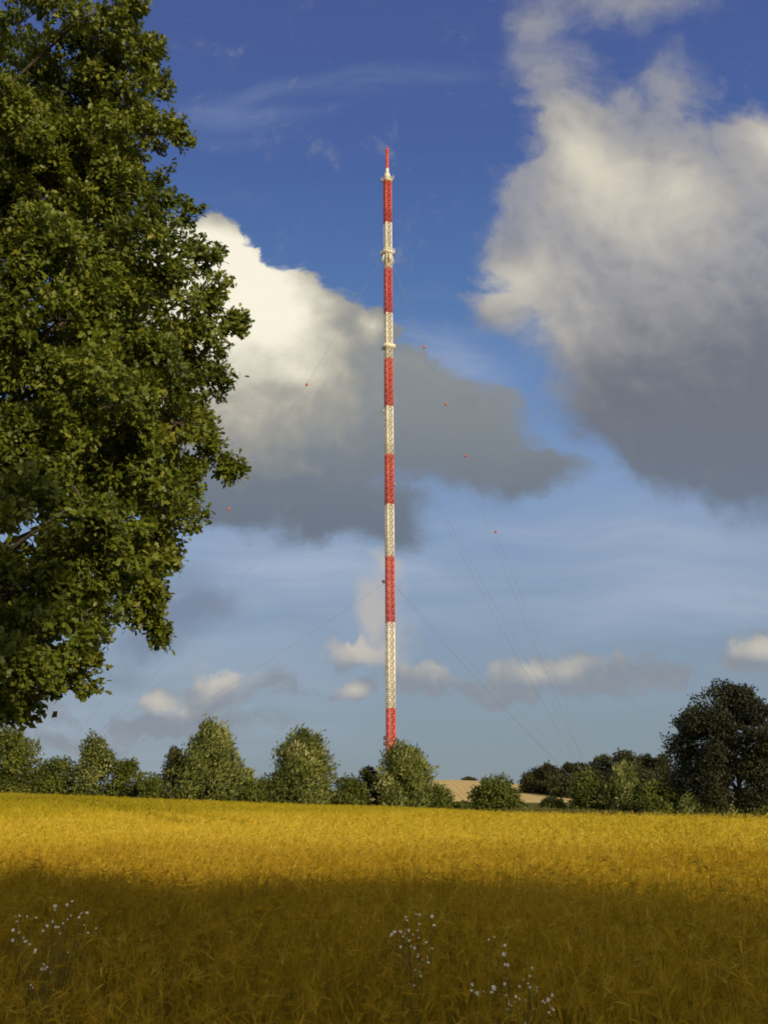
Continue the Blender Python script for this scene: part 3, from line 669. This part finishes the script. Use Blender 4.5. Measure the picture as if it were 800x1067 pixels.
grey_low = union(w3, [(205,640,80,50,0),(165,665,80,36,0,.8),(190,615,80,38,0,.6),(120,690,90,40,0,.5)], .1)
col, _ = layer(col, grey_low, .15, .7, lin((118,130,152)), .34, .75)
# the great cumulus on the left
A = [(170,330,140,130,0,1.2),(232,296,72,74,0,1.1),(222,252,42,46,0,1.1),(268,288,44,42,0,1.1),(304,300,42,40,0,1.1),(332,334,36,36,0,1.),(262,262,26,24,0,1),(285,335,88,86,0,1.1),(335,378,84,80,-30,1.1),(388,350,40,36,0,1.),(372,372,44,40,0,1),(400,440,130,100,-25,1.2),(480,450,112,84,-30,1.1),(540,484,84,38,-14,1),(300,460,170,110,0,1.4),(200,460,140,120,0,1.2),(340,520,130,64,0,1.2),(412,535,72,56,0,1),(240,525,86,56,0,1.1),(200,545,60,34,0,.8)]
Al = [(215,270,110,90,0,1.05),(250,290,120,80,-25,.95),(300,330,110,80,-35,.45),(388,345,26,24,0,.5),(215,370,200,150,0,.55),(300,400,150,110,0,.40),(420,385,60,30,-30,.12)]
dA = union(w3, A, .14)
vv = t.n('ShaderNodeSeparateXYZ', {0: w1}).outputs[1]
softA = t.m('ADD', .16, mapv(vv, 400, 560, 300)); softA = t.m('ADD', .40, t.m('MULTIPLY', mapv(vv, 370, 540, 300), .28))
softA = t.m('SUBTRACT', .66, t.m('MULTIPLY', mapv(vv, 520, 340, 300), .36))
la = t.m('ADD', total(w1, Al), t.m('MULTIPLY', relief, .9)); la = t.m('ADD', la, t.m('MULTIPLY', t.m('SUBTRACT', fine, .5), .20))
gA = t.mix(mapv(vv, 545, 425, 300), lin((108,118,132)), lin((130,136,140)))
cA = t.mix(t.ss(la, .05, .75), gA, lin((178,172,156))); cA = t.mix(t.ss(la, .42, 1.2), cA, lin((255,248,226)))
bilA = t.m('SUBTRACT', 1., t.m('ABSOLUTE', t.m('MULTIPLY', t.m('SUBTRACT', t.noise(w1, 16., 3, .5), .5), 4.)))
cA = t.mix(t.m('MULTIPLY', t.ss(bilA, .1, 1.), t.m('MULTIPLY', mapv(vv, 470, 380, 300), .07)), cA, lin((200,198,192)))
col, _ = layer(col, dA, .14, softA, cA, .38, .97)
# the big grey mass on the right
Bc = [(575,70,75,90,0,.75),(700,90,70,110,0,.55),(560,20,60,60,0,.8),(650,0,150,50,0,.75),(625,140,110,80,0,1.1),(590,200,95,80,0,1),(690,200,130,100,0,1.2),(560,270,85,90,0,1),(520,322,55,40,20,.9),(640,310,160,120,0,1.3),(785,160,60,75,0,1.1),(800,260,130,140,0,1.3),(740,340,180,130,0,1.4),(640,400,110,76,-20,1),(700,455,140,84,-20,1.1),(790,460,150,110,0,1.2),(630,440,70,48,-20,.7)]
Bl = [(610,165,70,80,10,1.15),(580,120,70,60,0,.4),(705,200,105,80,0,.85),(660,170,130,90,-10,.35),(790,140,48,66,0,1.3),(525,285,60,36,30,.7),(545,345,120,100,0,.7),(650,330,200,110,0,.3),(560,250,80,80,0,.3),(620,250,170,120,0,.45),(760,260,130,110,0,.4)]
dB = union(w3, Bc, .14)
lb = t.m('ADD', total(w1, Bl), t.m('MULTIPLY', relief, .9)); lb = t.m('ADD', lb, t.m('MULTIPLY', t.m('SUBTRACT', fine, .5), .30))
gB = t.mix(mapv(vv, 530, 400, 700), lin((108,117,132)), lin((112,115,123)))
gB = t.mix(mapv(vv, 370, 220, 650), gB, lin((136,140,154)))
cB = t.mix(t.ss(lb, .0, .95), gB, lin((166,163,160))); cB = t.mix(t.ss(lb, .6, 1.6), cB, lin((220,212,192)))
uu = t.n('ShaderNodeSeparateXYZ', {0: w1}).outputs[0]
softB = t.m('ADD', .46, t.m('MULTIPLY', mapv(vv, 440, 540, 650), .3))
softB = t.m('ADD', softB, t.m('MULTIPLY', t.m('MULTIPLY', t.ss(uu, uvof(650, 400)[0], uvof(540, 400)[0]), mapv(vv, 290, 350, 540)), .45))
softB = t.m('ADD', softB, t.m('MULTIPLY', mapv(vv, 130, 40, 620), .35))
bil = t.m('SUBTRACT', 1., t.m('ABSOLUTE', t.m('MULTIPLY', t.m('SUBTRACT', t.noise(w1, 24., 3, .5), .5), 4.)))
cB = t.mix(t.m('MULTIPLY', t.ss(bil, .2, 1.), t.m('MULTIPLY', mapv(vv, 380, 270, 650), .13)), cB, lin((215,210,200)))
col, _ = layer(col, dB, .12, softB, cB, .66, .94)
bg = t.n('ShaderNodeBackground', {'Color': col, 'Strength': STR}); t.n('ShaderNodeOutputWorld', {'Surface': bg.outputs[0]})
W.cycles.sampling_method = 'MANUAL'; W.cycles.sample_map_resolution = 512

sun = bpy.data.lights.new('sun', 'SUN'); sun.energy = 3.8; sun.angle = R(.53); sun.color = (1., .84, .58)
so = bpy.data.objects.new('sun', sun); COL.objects.link(so); so.location = (20, -40, 30)
so.rotation_euler = Vector(SUN_DIR).to_track_quat('Z', 'Y').to_euler()

cam = bpy.data.cameras.new('camera'); co = bpy.data.objects.new('camera', cam); COL.objects.link(co); S.camera = co
cam.sensor_fit = 'VERTICAL'; cam.sensor_height = 36.; cam.lens = F/1067*36; cam.clip_start = .1; cam.clip_end = 20000
co.matrix_world = Matrix.Translation((0, 0, EYE)) @ Matrix.Rotation(math.pi/2+PITCH, 4, 'X') @ Matrix.Rotation(-ROLL, 4, 'Z')
S.view_settings.view_transform = 'Standard'; S.view_settings.look = 'None'; S.view_settings.exposure = 0; S.view_settings.gamma = 1
S.cycles.filter_width = 1.8; S.cycles.max_bounces = 6; S.cycles.diffuse_bounces = 3; S.cycles.transmission_bounces = 3; S.cycles.transparent_max_bounces = 4
